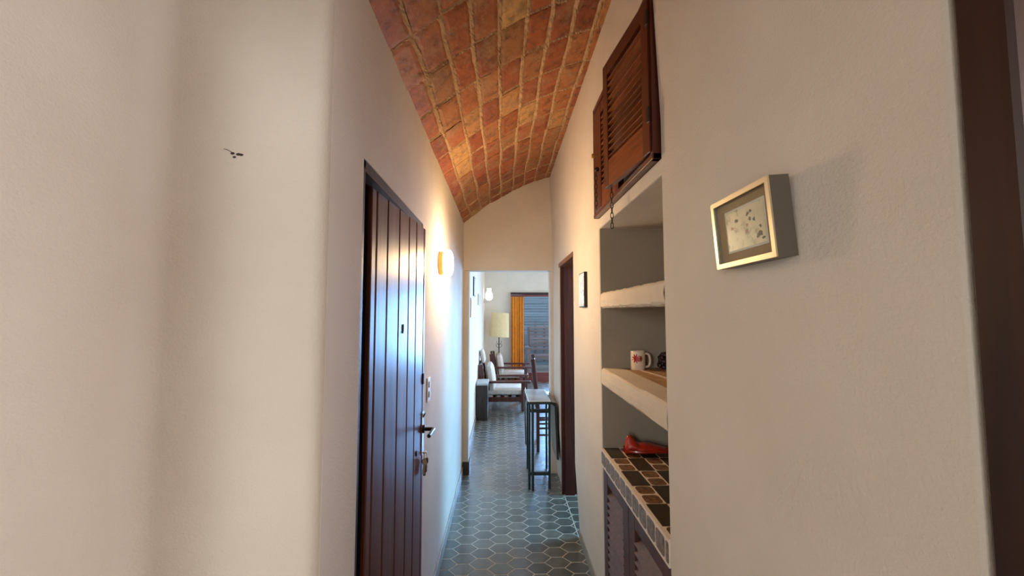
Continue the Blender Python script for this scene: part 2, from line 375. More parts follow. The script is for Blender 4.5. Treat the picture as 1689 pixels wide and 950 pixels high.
for iy in range(int((y1-y0)/0.012)+2):
    y = min(y1, y0+iy*0.012)
    yd_ = abs(((y-1.532+0.1205) % 0.241)-0.1205)
    r = []
    for u in us:
        x, z, nx, nz = arc(u); h = rnd.uniform(-0.0025, 0.002); jn = min(abs(u-c_+0.006*math.sin(y*9+c_*40)) for c_ in cols_s[1:-1]); h += -0.0085 if jn < 0.007 else (-0.004 if jn < 0.011 else 0.0); h += -0.0065 if (yd_ < 0.0045 and jn > 0.011) else 0.0; r.append((x+nx*(0.000+h), y, z+nz*(h+0.0012)))
    rows.append(r)
mb.grid(rows, 0)
cols_s = [-0.03, 0.085, 0.207, 0.322, 0.437, 0.566, 0.684, 0.802, 0.918, seg[-1]+0.02]
rws = [1.532 + 0.241*k for k in range(-9, 11)]
for ci in range(len(cols_s)-1):
    dy = rnd.uniform(-0.003, 0.003)
    for ri in range(len(rws)-1):
        g1 = rnd.uniform(0.004, 0.008); g2 = rnd.uniform(0.006, 0.009)
        sA, sB = cols_s[ci]+g1, cols_s[ci+1]-rnd.uniform(0.006, 0.011); yA, yB = rws[ri]+g2+dy, rws[ri+1]-g2+dy
        if yB < y0 or yA > y1: continue
        yB = min(yB, y1); yA = max(yA, y0)
        base = rnd.uniform(-0.004, 0.003); tilt = rnd.uniform(-0.003, 0.003)
        n, m = 7, 11; top = []
        for i in range(n+1):
            row = []
            for j in range(m+1):
                s_ = sA + (sB-sA)*i/n; y_ = yA + (yB-yA)*j/m
                edge = (i in (0, n)) or (j in (0, m))
                s_ += rnd.uniform(-0.0022, 0.0022) if edge else 0; y_ += rnd.uniform(-0.0022, 0.0022) if edge else 0
                x, z, nx, nz = arc(s_)
                h = base + tilt*(2*j/m-1) + rnd.uniform(-0.0008, 0.0008) - (0.0025 if edge else 0.006) 
                row.append((x+nx*h, y_, z+nz*h))
            top.append(row)
        ring = [[(p[0], p[1], p[2]) for p in r] for r in top]
        vv = mb.grid(ring, 1)
        bd = [vv[0][j] for j in range(m)] + [vv[i][m] for i in range(n)] + [vv[n][m-j] for j in range(m)] + [vv[n-i][0] for i in range(n)]
        up = []
        for v in bd: up.append(mb.bm.verts.new((v.co.x, v.co.y, v.co.z+0.012)))
        for k in range(len(bd)):
            f = mb.bm.faces.new((bd[k], bd[(k+1) % len(bd)], up[(k+1) % len(bd)], up[k])); f.material_index = 1
o = mb.build('ceiling'); struct(o)
mb = MB('plaster')
mb.box((-3.2, -3.2, 2.86), (3.2, YP+0.13, 2.95)); mb.box((XE-0.1, -2.8, 2.42), (XL+0.0, 0.9, 2.5))
mb.box((XE-0.1, -2.8, 2.42), (0.6, -0.4, 2.5))
struct(mb.build('ceiling_entry'))

# hexagonal floor tiles on a grout bed, one mesh
mb = MB('grout', 'hex')
mb.box((-2.7, -3.2, -0.1), (4.6, 8.8, -0.0007), 0)
PX, PY, B2, W2, H2 = 0.114, 0.1035, 0.034, 0.080, 0.0517
def hexpts(cx, cy, g, z): 
    return [(cx+s*(w), cy+t, z) for s, w, t in [(1, W2-g*1.15, 0), (1, B2-g*0.5, H2-g), (-1, B2-g*0.5, H2-g), (-1, W2-g*1.15, 0), (-1, B2-g*0.5, -H2+g), (1, B2-g*0.5, -H2+g)]]
for i in range(-4, 38):
    for j in range(2, 86):
        cx = -0.118 + PX*i; cy = 0.5 + PY*j + (PY/2 if i % 2 else 0) + 0.0335
        if cy > 8.8 or cx > 4.4 or cx < -0.5: continue
        if cy > 3.9 and cx > 2.6: continue
        if cy < 3.9 and cx > 0.75: continue
        dz = rnd.uniform(-0.0004, 0.0004); tx = rnd.uniform(-0.0035, 0.0035); ty = rnd.uniform(-0.0035, 0.0035)
        f = lambda p: (p[0], p[1], p[2]+dz+(p[0]-cx)*tx+(p[1]-cy)*ty)
        a = [f(p) for p in hexpts(cx, cy, 0.0036, 0.0)]; b = [f(p) for p in hexpts(cx, cy, 0.0026, -0.0014)]
        va = [mb.bm.verts.new(p) for p in a]; vb = [mb.bm.verts.new(p) for p in b]
        q = mb.bm.faces.new(va); q.material_index = 1
        for k in range(6):
            q = mb.bm.faces.new((va[k], vb[k], vb[(k+1) % 6], va[(k+1) % 6])); q.material_index = 1
o = mb.build('floor'); struct(o)
mb = MB('grout')
mb.box((0.512, DR0+0.0, -0.001), (0.518, DR1, 0.0012)); mb.box((0.50, DR1-0.06, -0.001), (0.64, DR1-0.052, 0.0012))
struct(mb.build('trim_1'))

# living room shell
mb = MB('plaster_living')
mb.box((XL-0.08, YP+0.13, 0), (XL, 7.45, 2.7)); mb.box((XL-0.08, 7.45, 0), (XL, 8.8, 2.7))
struct(mb.build('wall_living_left'))
BX0, BX1, BZ = 0.188, 3.0, 1.935
mb = MB('plaster_living')
mb.box((XL-0.08, 8.8, 0), (BX0, 8.95, 2.7)); mb.box((BX1, 8.8, 0), (4.6, 8.95, 2.7)); mb.box((BX0, 8.8, BZ), (BX1, 8.95, 2.7))
struct(mb.build('wall_living_back'))
mb = MB('plaster_living')
mb.box((4.5, YP, 0), (4.6, 5.2, 2.7)); mb.box((4.5, 7.2, 0), (4.6, 8.8, 2.7)); mb.box((4.5, 5.2, 0), (4.6, 7.2, 0.8)); mb.box((4.5, 5.2, 2.4), (4.6, 7.2, 2.7))
mb.box((0.60, YP, 0), (4.6, YP+0.13, 2.7))
struct(mb.build('wall_living_right'))
mb = MB('plaster_living'); mb.box((XL-0.08, YP+0.13, 2.7), (4.6, 8.95, 2.8)); struct(mb.build('ceiling_living'))
mb = MB('baseboard'); mb.box((XL, YP+0.14, 0), (XL+0.01, 8.8, 0.07)); struct(mb.build('baseboard_living'))
# side room shell
mb = MB('plaster_living')
mb.box((0.99, 2.22, 0), (2.5, 2.30, 2.7)); mb.box((2.4, 2.30, 0), (2.5, 2.80, 2.7)); mb.box((2.4, 2.8, 0), (2.5, YP, 1.6)); mb.box((2.4, 3.5, 1.6), (2.5, YP, 2.7))
struct(mb.build('wall_side_room'))
# entry shell behind the camera
mb = MB('plaster')
mb.box((0.9, -2.8, 0), (1.0, -0.9, 2.9)); mb.box((-2.7, -3.2, 0), (1.0, -3.1, 2.9)); mb.box((-2.7, -3.1, 0), (-2.6, 1.0, 2.9)); mb.box((-2.6, 0.92, 0), (XE-0.1, 1.0, 2.9)); mb.box((2.2, -0.9, 0), (2.3, 0.408, 2.9)); mb.box((0.9, -3.1, 0), (1.0, -2.8, 2.9)); mb.box((0.49, -0.5, 0), (0.58, -0.42, 2.6)); mb.box((0.49, -0.42, 2.15), (0.58, 0.408, 2.9)); mb.box((0.58, 0.40, 0), (2.2, 0.408, 2.9)); mb.box((0.58,-0.9,0),(2.2,-0.8,2.9))
struct(mb.build('wall_rear'))

# ------------------------------------------------------------------ doorways
# right near doorway: dark casing and a closed dark door that run out of the frame
mb = MB('jamb_wood')
mb.box((0.483, 0.352, 0), (0.60, 0.400, 2.15), bevel=0.004)
mb.box((0.483, -0.42, 2.06), (0.60, 0.352, 2.15), bevel=0.004)
d = mb.build('door_2'); struct(d)
mb = MB('dark_wood')
mb.box((0.602, 0.358, 0.01), (0.925, 0.398, 2.058), 0, bevel=0.003)
mb.build('door_leaf', parent=d)

# side-room doorway lined with dark wood
mb = MB('dark_wood')
mb.box((XR_+0.008, DR1-0.022, 0), (0.66, DR1, DRH-0.01)); mb.box((0.525, DR0, 0), (0.66, DR0+0.02, DRH-0.01))
mb.box((XR_+0.035, DR1-0.05, 0), (0.60, DR1-0.02, DRH-0.03))
fr = mb.build('door_3'); struct(fr)
mb = MB('slat_wood')
mb.box((XR_-0.004, DR0, DRH-0.035), (0.66, DR1, DRH)); mb.build('door_head', parent=fr)
# the side room's open door leaf, swung back behind the far jamb
mb = MB('dark_wood')
mb.box((0.664, DR1-0.006, 0.01), (1.30, DR1+0.034, 1.89), bevel=0.003)
for k in range(5): mb.box((0.69+k*0.12, DR1-0.012, 0.05), (0.79+k*0.12, DR1-0.004, 1.85), bevel=0.003)
mb.build('door_leaf', parent=fr)

# plank door on the left wall
mb = MB('jamb_wood')
mb.box((XL-0.10, LD0, 0), (XL-0.003, LD0+0.022, LDH)); mb.box((XL-0.10, LD1-0.014, 0), (XL-0.012, LD1, LDH))
mb.box((XL-0.10, LD0, LDH-0.022), (XL-0.003, LD1, LDH)); mb.box((XL-0.50, LD0-0.06, 0), (XL-0.46, LD1+0.06, LDH+0.05)); mb.box((XL-0.46, LD0-0.06, 0), (XL-0.10, LD0-0.03, LDH+0.05)); mb.box((XL-0.46, LD1+0.03, 0), (XL-0.10, LD1+0.06, LDH+0.05)); mb.box((XL-0.46, LD0-0.03, LDH), (XL-0.10, LD1+0.03, LDH+0.05))  # ends with an unseen dark box behind the leaf, added to keep the gap black
d1 = mb.build('door_1'); struct(d1)
leaf = bpy.data.objects.new('door_leaf', None)
mb = MB('door_wood', 'black')
A = Vector((-0.402, 1.225, 0.012)); Bv = Vector((-0.358, 1.872, 0.012))
dirv = (Bv-A); LW = dirv.length; dirv.normalize(); nrm = Vector((dirv.y, -dirv.x, 0))   # towards the corridor
mt = Matrix((dirv, nrm, Vector((0, 0, 1)))).transposed().to_4x4(); mt.translation = A
brk = [0, 0.045, 0.145, 0.268, 0.388, 0.494, 0.617, LW]
mb.box((0, -0.045, 0), (LW, -0.012, 1.877), 1, mt)
for a, b in zip(brk, brk[1:]):
    mb.box((a+0.0045, -0.016, 0), (b-0.0045, 0.0, 1.879), 0, mt, bevel=0.0035, seg=2)
lf = mb.build('door_leaf', parent=d1)
def L(u, w, z): return mt @ Vector((u, w, z-0.012))
mb = MB('jamb_wood')
mb.box((XL-0.05, LD0+0.02, 1.888), (XL-0.004, LD1-0.012, LDH-0.018)); mb.build('door_stop', parent=d1)
mb = MB('steel', 'dark_metal')
mb.box((LW-0.040, 0, 0.855), (LW-0.008, 0.004, 1.045), 0, mt, bevel=0.0015)
mb.tube([L(LW-0.024, 0.0, 0.978), L(LW-0.024, 0.045, 0.978), L(LW-0.028, 0.052, 0.978), L(LW-0.12, 0.055, 0.976)], 0.0085, 12, 1)
mb.lathe([(0.018, 0), (0.018, 0.008), (0.011, 0.010)], 20, 1, Matrix.Translation(L(LW-0.024, 0.004, 0.978)) @ nrm.to_track_quat('Z', 'X').to_matrix().to_4x4())
mb.tube([L(LW-0.024, 0.004, 1.03), L(LW-0.014, 0.010, 1.045)], 0.003, 8, 1)
tag(mb.build('handle', parent=lf, smooth=True), 'dark lever handle on a long steel plate')
mb = MB('black'); mb.box((LW-0.034, 0, 1.165), (LW-0.014, 0.006, 1.215), 0, mt, bevel=0.003); mb.build('bolt', parent=lf)
mb = MB('black'); u0 = 1.55-1.225
mb.box((u0-0.003, 0, 1.415), (u0+0.003, 0.004, 1.445), 0, mt, bevel=0.001); mb.box((u0-0.010, 0, 1.410), (u0+0.010, 0.005, 1.417), 0, mt, bevel=0.001)
mb.build('hook', parent=lf)
mb = MB('black'); mb.lathe([(0.011, 0), (0.011, 0.004), (0.004, 0.005)], 16, 0, Matrix.Translation(L(0.535, 0.0, 0.90)) @ nrm.to_track_quat('Z', 'X').to_matrix().to_4x4())
mb.build('keyhole', parent=lf)
# keys hanging from the lower lock
kp = L(LW-0.026, 0.004, 0.875)
ks = thing('key_ring', kp, 'bunch of steel keys hanging in the lock of the plank door', 'keys')
mb = MB('steel')
mb.tube([(0, -0.0, 0.0) , (0.016, 0.0, 0.0)], 0.004, 8, 0)
mb.tube([(0.012+0.002*math.sin(a), 0.018*math.sin(a), -0.014+0.018*math.cos(a)) for a in [2*PI*k/16 for k in range(16)]], 0.0016, 6, 0, closed=True)
mb.build('ring', parent=ks, smooth=True)
for k, (ang, ln, tw) in enumerate([(-0.45, 0.060, 0.9), (-0.2, 0.068, 0.4), (0.0, 0.062, 1.3), (0.2, 0.066, 0.7), (0.45, 0.058, 1.1), (-0.1, 0.072, 1.6)]):
    mb = MB('steel' if k != 1 else 'dark_metal')
    m4 = Matrix.Translation((0.012, 0.004*k-0.008, -0.028)) @ Matrix.Rotation(ang, 4, 'X') @ Matrix.Rotation(tw, 4, 'Z')
    mb.lathe([(0.0145, -0.0015), (0.0145, 0.0015)], 14, 0, m4 @ Matrix.Translation((0, 0, -0.010)) @ Matrix.Rotation(PI/2, 4, 'X'))
    mb.box((-0.005, -0.0015, -ln), (0.005, 0.0015, -0.018), 0, m4)
    for t in range(3): mb.box((0.003, -0.001, -ln+0.004+t*0.008), (0.0055, 0.001, -ln+0.009+t*0.008), 0, m4)
    mb.build('key', parent=ks)

# light switch
sw = thing('light_switch', (XL, 2.04, 1.06), 'white double light switch plate beside the plank door', 'light switch')
mb = MB('white_plastic'); mb.box((0, -0.036, 0), (0.007, 0.036, 0.118), 0, bevel=0.002); mb.build('plate', parent=sw)
for z in (0.020, 0.068):
    mb = MB('steel'); mb.box((0.006, -0.012, z), (0.012, 0.012, z+0.03), 0, bevel=0.002); mb.build('toggle', parent=sw)

# corridor wall lamp
wl = thing('wall_lamp', (XL, 2.375, 1.794), 'round lit opal wall lamp between the plank door and the opening', 'lamp')
rx = Matrix.Rotation(PI/2, 4, 'Y')
mb = MB('brass'); mb.lathe([(0.0, 0), (0.068, 0), (0.070, 0.004), (0.070, 0.026), (0.062, 0.030), (0, 0.030)], 40, 0, rx, cap=False); mb.build('base', parent=wl, smooth=True)
mb = MB('globe_lit')
mb.lathe([(0.060, 0.030)] + [(0.060+0.021*math.sin(a)**0.7, 0.030+0.048*(1-math.cos(a))/2) for a in [PI*0.5*k/6 for k in range(1, 7)]] +
         [(0.081*math.cos(a)**0.62, 0.054+0.026*math.sin(a)) for a in [PI*0.5*k/8 for k in range(1, 8)]] + [(0.001, 0.080)], 48, 0, rx)
gl = mb.build('glass_globe', parent=wl, smooth=True)
ld = bpy.data.lights.new('wall_lamp_glow', 'POINT'); ld.energy = 11.0; ld.color = (1.0, 0.66, 0.32); ld.shadow_soft_size = 0.05
lo = bpy.data.objects.new('wall_lamp_glow', ld); col.objects.link(lo); lo.location = (XL+0.175, 2.375, 1.794)

# ------------------------------------------------------------------ niche: shelves, counter, cabinet
def shelf(name, z0, z1, label, topmat, cz=0.0):
    t = thing(name, (0.49, NY0, z0), label, 'shelf', 'plaster shelves built into the niche')
    mb = MB('shelf_lip'); n = 24
    rd = random.Random(int(z0*100)); rows = []
    for k in range(n+1):
        y = NY0 + (NY1-NY0)*k/n
        e = [rd.uniform(-0.004, 0.004) for _ in range(4)]
        rows.append([(0.60, y, z0), (0.503, y, z0+e[0]*0.6), (0.492, y, z0+0.010+e[1]), (0.490+e[2]*0.4, y, (z0+z1)/2), (0.493, y, z1-0.008), (0.502, y, z1+e[3]*0.3), (0.60, y, z1)])
    mb.grid(rows, 0); mb.build('lip', parent=t); bpy.data.objects
    p = t.children
    mb2 = MB(topmat); mb2.box((0.50, NY0, z0+0.001), (0.93, NY1, z1-0.0015)); sl = mb2.build('slab', parent=t)
    for c in (x for x in bpy.data.objects if x.parent == t):
        for v in c.data.vertices: v.co = v.co - t.location
    return t
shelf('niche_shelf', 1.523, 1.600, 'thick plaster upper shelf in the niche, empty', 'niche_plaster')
shelf('niche_shelf', 1.143, 1.227, 'thick plaster lower niche shelf with the mug standing on it', 'shelf_top')

ct = thing('tiled_counter', (0.49, NY0, 0.757), 'tiled countertop of dark and brown tiles at the foot of the niche', 'countertop')
mb = MB('tile_grout', 'tile_dark', 'tile_brown', 'tile_grey')
mb.box((0.487, NY0+0.0015, 0.757), (0.924, NY1-0.0015, 0.8385), 0)
def rrect(mb, x0, y0, x1, y1, z, r, mi, th=0.002):
    pts = []
    for cx, cy, a0 in ((x1-r, y1-r, 0), (x0+r, y1-r, PI/2), (x0+r, y0+r, PI), (x1-r, y0+r, 1.5*PI)):
        for k in range(5): a = a0+PI/2*k/4; pts.append((cx+r*math.cos(a), cy+r*math.sin(a)))
    top = [mb.bm.verts.new((x, y, z)) for x, y in pts]; bot = [mb.bm.verts.new((x, y, z-th)) for x, y in pts]
    f = mb.bm.faces.new(top); f.material_index = mi
    for k in range(len(pts)):
        f = mb.bm.faces.new((top[k], bot[k], bot[(k+1) % len(pts)], top[(k+1) % len(pts)])); f.material_index = mi
rb = [1.853+0.145*k for k in range(-5, 2)]
for ci in range(6):
    x0 = 0.4975+0.0738*ci; x1 = x0+0.0738
    for ri in range(len(rb)-1):
        a, b = max(rb[ri], NY0), min(rb[ri+1], NY1)
        if b-a < 0.02: continue
        full = rb[ri+1]-rb[ri]
        brown = (ci + ri) % 2 == 0
        if not brown: rrect(mb, x0+0.001, a+0.001, x1-0.001, b-0.001, 0.8400, 0.001, 1)
        else:
            mid = (rb[ri]+rb[ri+1])/2
            for p, q in ((rb[ri], mid), (mid, rb[ri+1])):
                p, q = max(p, NY0), min(q, NY1)
                if q-p > 0.03: rrect(mb, x0+0.006, p+0.006, x1-0.006, q-0.006, 0.8398, 0.014, 2)
eb = [1.61-0.1535*k for k in range(-3, 4)]
mm = Matrix(((0, 0, -1, 0), (1, 0, 0, 0), (0, 1, 0, 0), (0, 0, 0, 1)))
for k in range(len(eb)-1):
    for h in (0, 1):
        q = eb[k]-h*0.0768; p = q-0.0768; p = max(p+0.0045, NY0+0.002); q = min(q-0.0045, NY1-0.002)
        if q-p < 0.012: continue
        n0 = len(mb.bm.verts); mb.bm.verts.ensure_lookup_table()
        rrect(mb, p, 0.768, q, 0.828, 0, min(0.012, (q-p)*0.3), 3, 0.002)
        mb.bm.verts.ensure_lookup_table()
        for v in mb.bm.verts[n0:]: v.co = Vector((0.4855-v.co.z, v.co.x, v.co.y))
rel(ct, mb); mb.build('tiled_top', parent=ct)

cb = thing('louvered_cabinet', (0.50, NY0, 0.0), 'louvered wooden cabinet below the tiled countertop', 'cabinet')
mb = MB('cabinet_wood')
mb.box((0.512, NY0, 0.0), (0.92, NY0+0.018, 0.755)); mb.box((0.512, NY1-0.018, 0.0), (0.92, NY1, 0.755))
mb.box((0.505, NY0, 0.0), (0.92, NY1, 0.06)); mb.box((0.512, NY0, 0.735), (0.92, NY1, 0.756)); mb.box((0.90, NY0, 0), (0.92, NY1, 0.755))
rel(cb, mb); mb.build('carcass', parent=cb)
def louver_door(y0, y1, z0, z1, x, parent, sw=0.055, mat='cabinet_wood', slat='cabinet_wood', n=None, top=0.06, bottom=0.08, M4=None, name='door', swf=None, pitch=0.033):
    mb = MB(mat, slat, 'black'); t = 0.024; swf = swf or sw
    mb.box((x, y0, z0), (x+t, y0+sw, z1), 0, M4, bevel=0.002); mb.box((x, y1-swf, z0), (x+t, y1, z1), 0, M4, bevel=0.002)
    mb.box((x+0.001, y0+sw, z1-top), (x+t-0.001, y1-swf, z1), 0, M4); mb.box((x+0.001, y0+sw, z0), (x+t-0.001, y1-swf, z0+bottom), 0, M4)
    zz = z0+bottom+pitch*0.4
    while zz < z1-top-0.012:
        m = Matrix.Translation((x+t/2, 0, zz)) @ Matrix.Rotation(math.radians(-40), 4, 'Y')
        if M4 is not None: m = M4 @ m
        mb.box((-0.017, y0+sw-0.001, -0.003), (0.017, y1-swf+0.001, 0.003), 1, m)
        zz += pitch
    rel(parent, mb); return mb.build(name, parent=parent)
louver_door(1.605, NY1-0.004, 0.065, 0.752, 0.494, cb, sw=0.07, top=0.055)
louver_door(NY0+0.004, 1.601, 0.065, 0.752, 0.494, cb, sw=0.07, top=0.055)

# mug, dark ornament, woven mat, orange dish
mat = thing('woven_mat', (0.70, 1.79, 1.2272), 'thin woven mat lying on the shelf with the mug', 'mat')
mb = MB('woven', 'shelf_lip')
mb.box((-0.05, -0.155, 0), (0.21, 0.165, 0.003), 0)
for k in (0, 1): 
    g = 0.010+0.008*k
    mb.box((-0.05+g, -0.155+g, 0.003), (-0.047+g, 0.165-g, 0.0042), 1); mb.box((-0.05+g, -0.155+g, 0.003), (0.21-g, -0.152+g, 0.0042), 1)
mb.build('weave', parent=mat)
mat.rotation_euler = (0, 0, math.radians(8))
mg = thing('mug', (0.652, 1.925, 1.2275), 'cream mug with a red flower print on the niche shelf', 'mug')
mb = MB('mug'); R0 = 0.034
mb.lathe([(0.0, 0.0), (R0-0.003, 0.0), (R0, 0.004), (R0, 0.088), (R0-0.0015, 0.0905), (R0-0.003, 0.088), (R0-0.0035, 0.008), (0, 0.007)], 40, 0, cap=False)
mb.build('body', parent=mg, smooth=True)
mb = MB('mug'); ha = math.radians(-8)
hp = []
for k in range(13):
    a = -PI/2 + PI*k/12; rr_ = R0-0.003 + 0.026*math.cos(a)**0.5 if math.cos(a) > 1e-6 else R0-0.003
    hp.append((rr_*math.cos(ha), rr_*math.sin(ha), 0.046+0.032*math.sin(a)))
mb.tube(hp, 0.0055, 10, 0); mb.build('handle', parent=mg, smooth=True)
mb = MB('mug_red', 'mug_green'); rd = random.Random(5)
def on_mug(u, v): a = math.radians(-112)+u/R0; return ((R0+0.0005)*math.cos(a), (R0+0.0005)*math.sin(a), v)
def petal(mb, cu, cv, ang, ln, wd, mi):
    pts = []
    for k in range(10):
        t = 2*PI*k/10; a_ = ln/2*(1+math.cos(t)); b_ = wd/2*math.sin(t)
        pts.append(on_mug(cu+a_*math.cos(ang)-b_*math.sin(ang), cv+a_*math.sin(ang)+b_*math.cos(ang)))
    f = mb.bm.faces.new([mb.bm.verts.new(p) for p in pts]); f.material_index = mi
for k in range(9): petal(mb, -0.006, 0.056, 2*PI*k/9, 0.023, 0.0075, 0)
for k in range(5): petal(mb, 0.008, 0.056, -0.9+0.45*k, 0.018, 0.006, 1 if k % 2 else 0)
mb.build('flower_print', parent=mg)

od = thing('dried_flower_head', (0.79, 1.93, 1.2275), 'dark dried flower head at the end of the mug shelf', 'ornament')
mb = MB('dark_berry'); rd = random.Random(8)
for k in range(46):
    u_, v_ = rd.uniform(0, 2*PI), rd.uniform(0, 1); z_ = 0.012+0.062*v_; r_ = 0.036*math.sin(PI*(0.2+0.75*v_))**0.6*rd.uniform(0.75, 1)
    c = Vector((r_*math.cos(u_), r_*math.sin(u_), z_)); s_ = rd.uniform(0.009, 0.014)
    bmesh.ops.create_icosphere(mb.bm, subdivisions=1, radius=s_, matrix=Matrix.Translation(c))
mb.lathe([(0.001, 0.0), (0.022, 0.0), (0.018, 0.02), (0.012, 0.04), (0.002, 0.045)], 12, 0)
mb.build('petals', parent=od, smooth=True)

# orange dish shaped like a bird: raised head at one end, long shallow body, pointed tail
dh = thing('bird_dish', (0.68, 1.905, 0.8405), 'glazed red orange bird shaped dish on the tiled counter', 'dish')
mb = MB('orange_clay')
N = 22; out = []
for i in range(N+1):
    t = i/N; x = -0.105+0.245*t
    w = 0.052*max(0.0, math.sin(PI*min(1, t*0.93+0.05)))**0.6*(1-0.35*t)
    hgt = 0.034 + 0.022*math.exp(-((t-0.40)/0.30)**2) - 0.010*t
    head = 0.052*math.exp(-((t-0.13)/0.085)**4)
    top = hgt+head*0.85; base = 0.0 + 0.012*t*t
    row = []
    for k in range(16):
        a = 2*PI*k/16; y = w*math.cos(a)*(0.55 if head > 0.02 and math.sin(a) > 0.3 else 1)
        zc = math.sin(a)
        z = base + (top-base)*(0.5+0.5*zc) if zc > 0 else base+(top-base)*0.5*(1+zc*1.0)
        z = max(z, base)
        row.append((x-0.012*math.sin(a)*(head/0.05), y, z))
    out.append(row)
mb.grid(out, 0, closed_u=True)
mb.build('body', parent=dh, smooth=True, subsurf=1)
mb = MB('orange_clay')
mb.grid([[(-0.095+0.19*t + 0.0, -0.048*math.sin(PI*min(1, t+0.06))**0.5 - dy_, 0.010+dz_ + 0.008*t) for t in [k/16 for k in range(17)]] for dy_, dz_ in ((0, 0.012), (0.010, 0.016), (0.012, 0.010), (0.002, 0.002))], 0)
mb.build('rim', parent=dh, smooth=True)
dh.rotation_euler = (0, 0, math.radians(-3))

# ------------------------------------------------------------------ upper shutters with chains
sh = thing('louvered_shutter_cupboard', (0.47, SH0, SHZ0), 'red brown louvered shutters ajar, high in the right wall above the niche', 'shutters')
mb = MB('shutter_wood')
x0, x1 = 0.468, 0.56
mb.box((x0, SH0, SHZ0), (x1, SH0+0.022, SHZ1)); mb.box((x0, SH1-0.022, SHZ0), (x1, SH1, SHZ1)); mb.box((x0, SH0, SHZ1-0.022), (x1, SH1, SHZ1))
mb.box((x0-0.002, SH0, SHZ0), (x1, SH1, SHZ0+0.020))
rel(sh, mb); mb.build('frame', parent=sh, bevel=0.002)
mb = MB('jamb_wood'); mb.box((0.90, SH0, SHZ0), (0.92, SH1, SHZ1)); mb.box((0.56, SH0+0.001, SHZ0), (0.92, SH1-0.001, SHZ0+0.015)); rel(sh, mb); mb.build('back_board', parent=sh)
# near leaf swings out of the opening around its near edge
def leaf_m(hy, hx, ang): return Matrix.Translation((hx, hy, 0)) @ Matrix.Rotation(ang, 4, 'Z')
m4 = leaf_m(1.217, 0.486, math.radians(7.0))
def shutter_leaf(y0, y1, m4, parent, far=False):
    mb = MB('shutter_wood', 'slat_wood'); t = 0.024; z0, z1 = 2.004, 2.515; s1, s2 = 0.048, 0.046
    if far: s1, s2 = 0.046, 0.12
    mb.box((-t, y0, z0), (0, y0+s1, z1), 0, m4, bevel=0.002); mb.box((-t, y1-s2, z0), (0, y1, z1), 0, m4, bevel=0.002)
    mb.box((-t+0.001, y0+s1, z1-0.055), (-0.001, y1-s2, z1), 0, m4)
    zz = z0+0.118
    while zz < z1-0.06:
        m = m4 @ Matrix.Translation((-t/2, 0, zz)) @ Matrix.Rotation(math.radians(8), 4, 'Y')
        mb.box((-0.010, y0+s1-0.001, -0.003), (0.008, y1-s2+0.001, 0.003), 1, m); zz += 0.0262
    rel(parent, mb); o = mb.build('shutter_leaf', parent=parent)
    mb = MB('shutter_rail'); mb.box((-t+0.001, y0+s1, z0), (-0.001, y1-s2, z0+0.104), 0, m4)
    rel(parent, mb); r = mb.build('bottom_rail', parent=o)
    return o
lfn = shutter_leaf(0.0, 0.385, m4, sh)
for z in (2.10, 2.42):
    mb = MB('dark_metal'); mb.box((-0.028, -0.004, z), (-0.022, 0.012, z+0.05), 0, m4, bevel=0.001)
    rel(sh, mb); mb.build('hinge', parent=lfn)
m5 = leaf_m(1.985, 0.492, math.radians(0.0)) @ Matrix.Rotation(math.radians(1.5), 4, 'Z')
lff = shutter_leaf(-0.375, 0.0, m5, sh, far=True)
mb = MB('brass')
mb.lathe([(0.005, 0), (0.005, 0.014), (0.012, 0.018), (0.011, 0.028), (0.001, 0.031)], 16, 0, m5 @ Matrix.Translation((-0.020, -0.045, 2.28)) @ Matrix.Rotation(-PI/2, 4, 'Y'))
rel(sh, mb); mb.build('knob', parent=lff, smooth=True)
def chain(name, p, n, label, knob):
    t = thing(name, p, label, 'chain', 'chains hanging from the shutters')
    mb = MB('dark_metal'); z = 0
    for k in range(n):
        pts = []
        for j in range(14):
            a = 2*PI*j/14; u_ = 0.0055*math.cos(a); v_ = 0.0085*math.sin(a)+(0.004 if math.sin(a) > 0 else -0.004)
            pts.append((u_, 0, z-0.0125+v_) if k % 2 else (0, u_, z-0.0125+v_))
        mb.tube(pts, 0.0017, 6, 0, closed=True); z -= 0.0205
    mb.build('links', parent=t, smooth=True)
    mb = MB('black')
    if knob: bmesh.ops.create_icosphere(mb.bm, subdivisions=2, radius=0.012, matrix=Matrix.Translation((0.004, -0.006, 0.008)))
    mb.tube([(0, 0, 0.018), (0, 0, -0.004)], 0.002, 6, 0); mb.build('hook', parent=t, smooth=True)
chain('chain', (0.450, 1.880, 2.180), 9, 'dark chain hanging from a black knob on the far shutter leaf', True)
chain('chain', (0.440, 1.575, 2.005), 8, 'dark chain dangling over the upper niche from the near shutter leaf', False)

# ------------------------------------------------------------------ pictures on the right wall
pf = thing('picture_frame', (0.49, 0.7355, 1.594), 'deep champagne box frame with a faded print, hung alone on the near right wall', 'picture')
w, h, dpt = 0.183, 0.138, 0.038
def pm(): return Matrix.Rotation(math.radians(-4.0), 4, 'Y') @ Matrix.Rotation(math.radians(-0.8), 4, 'X')
m4 = pm(); bw = 0.0095
mb = MB('frame_metal', 'frame_side')
for lo, hi in (((-dpt, -w/2, 0), (-dpt+0.003, w/2, bw)), ((-dpt, -w/2, h-bw), (-dpt+0.003, w/2, h)), ((-dpt, -w/2, bw), (-dpt+0.003, -w/2+bw, h-bw)), ((-dpt, w/2-bw, bw), (-dpt+0.003, w/2, h-bw))):
    mb.box(lo, hi, 0, m4)
for lo, hi in (((-dpt+0.003, -w/2, 0), (-0.001, w/2, 0.004)), ((-dpt+0.003, -w/2, h-0.004), (-0.001, w/2, h)), ((-dpt+0.003, -w/2, 0.004), (-0.001, -w/2+0.004, h-0.004)), ((-dpt+0.003, w/2-0.004, 0.004), (-0.001, w/2, h-0.004))):
    mb.box(lo, hi, 1, m4)
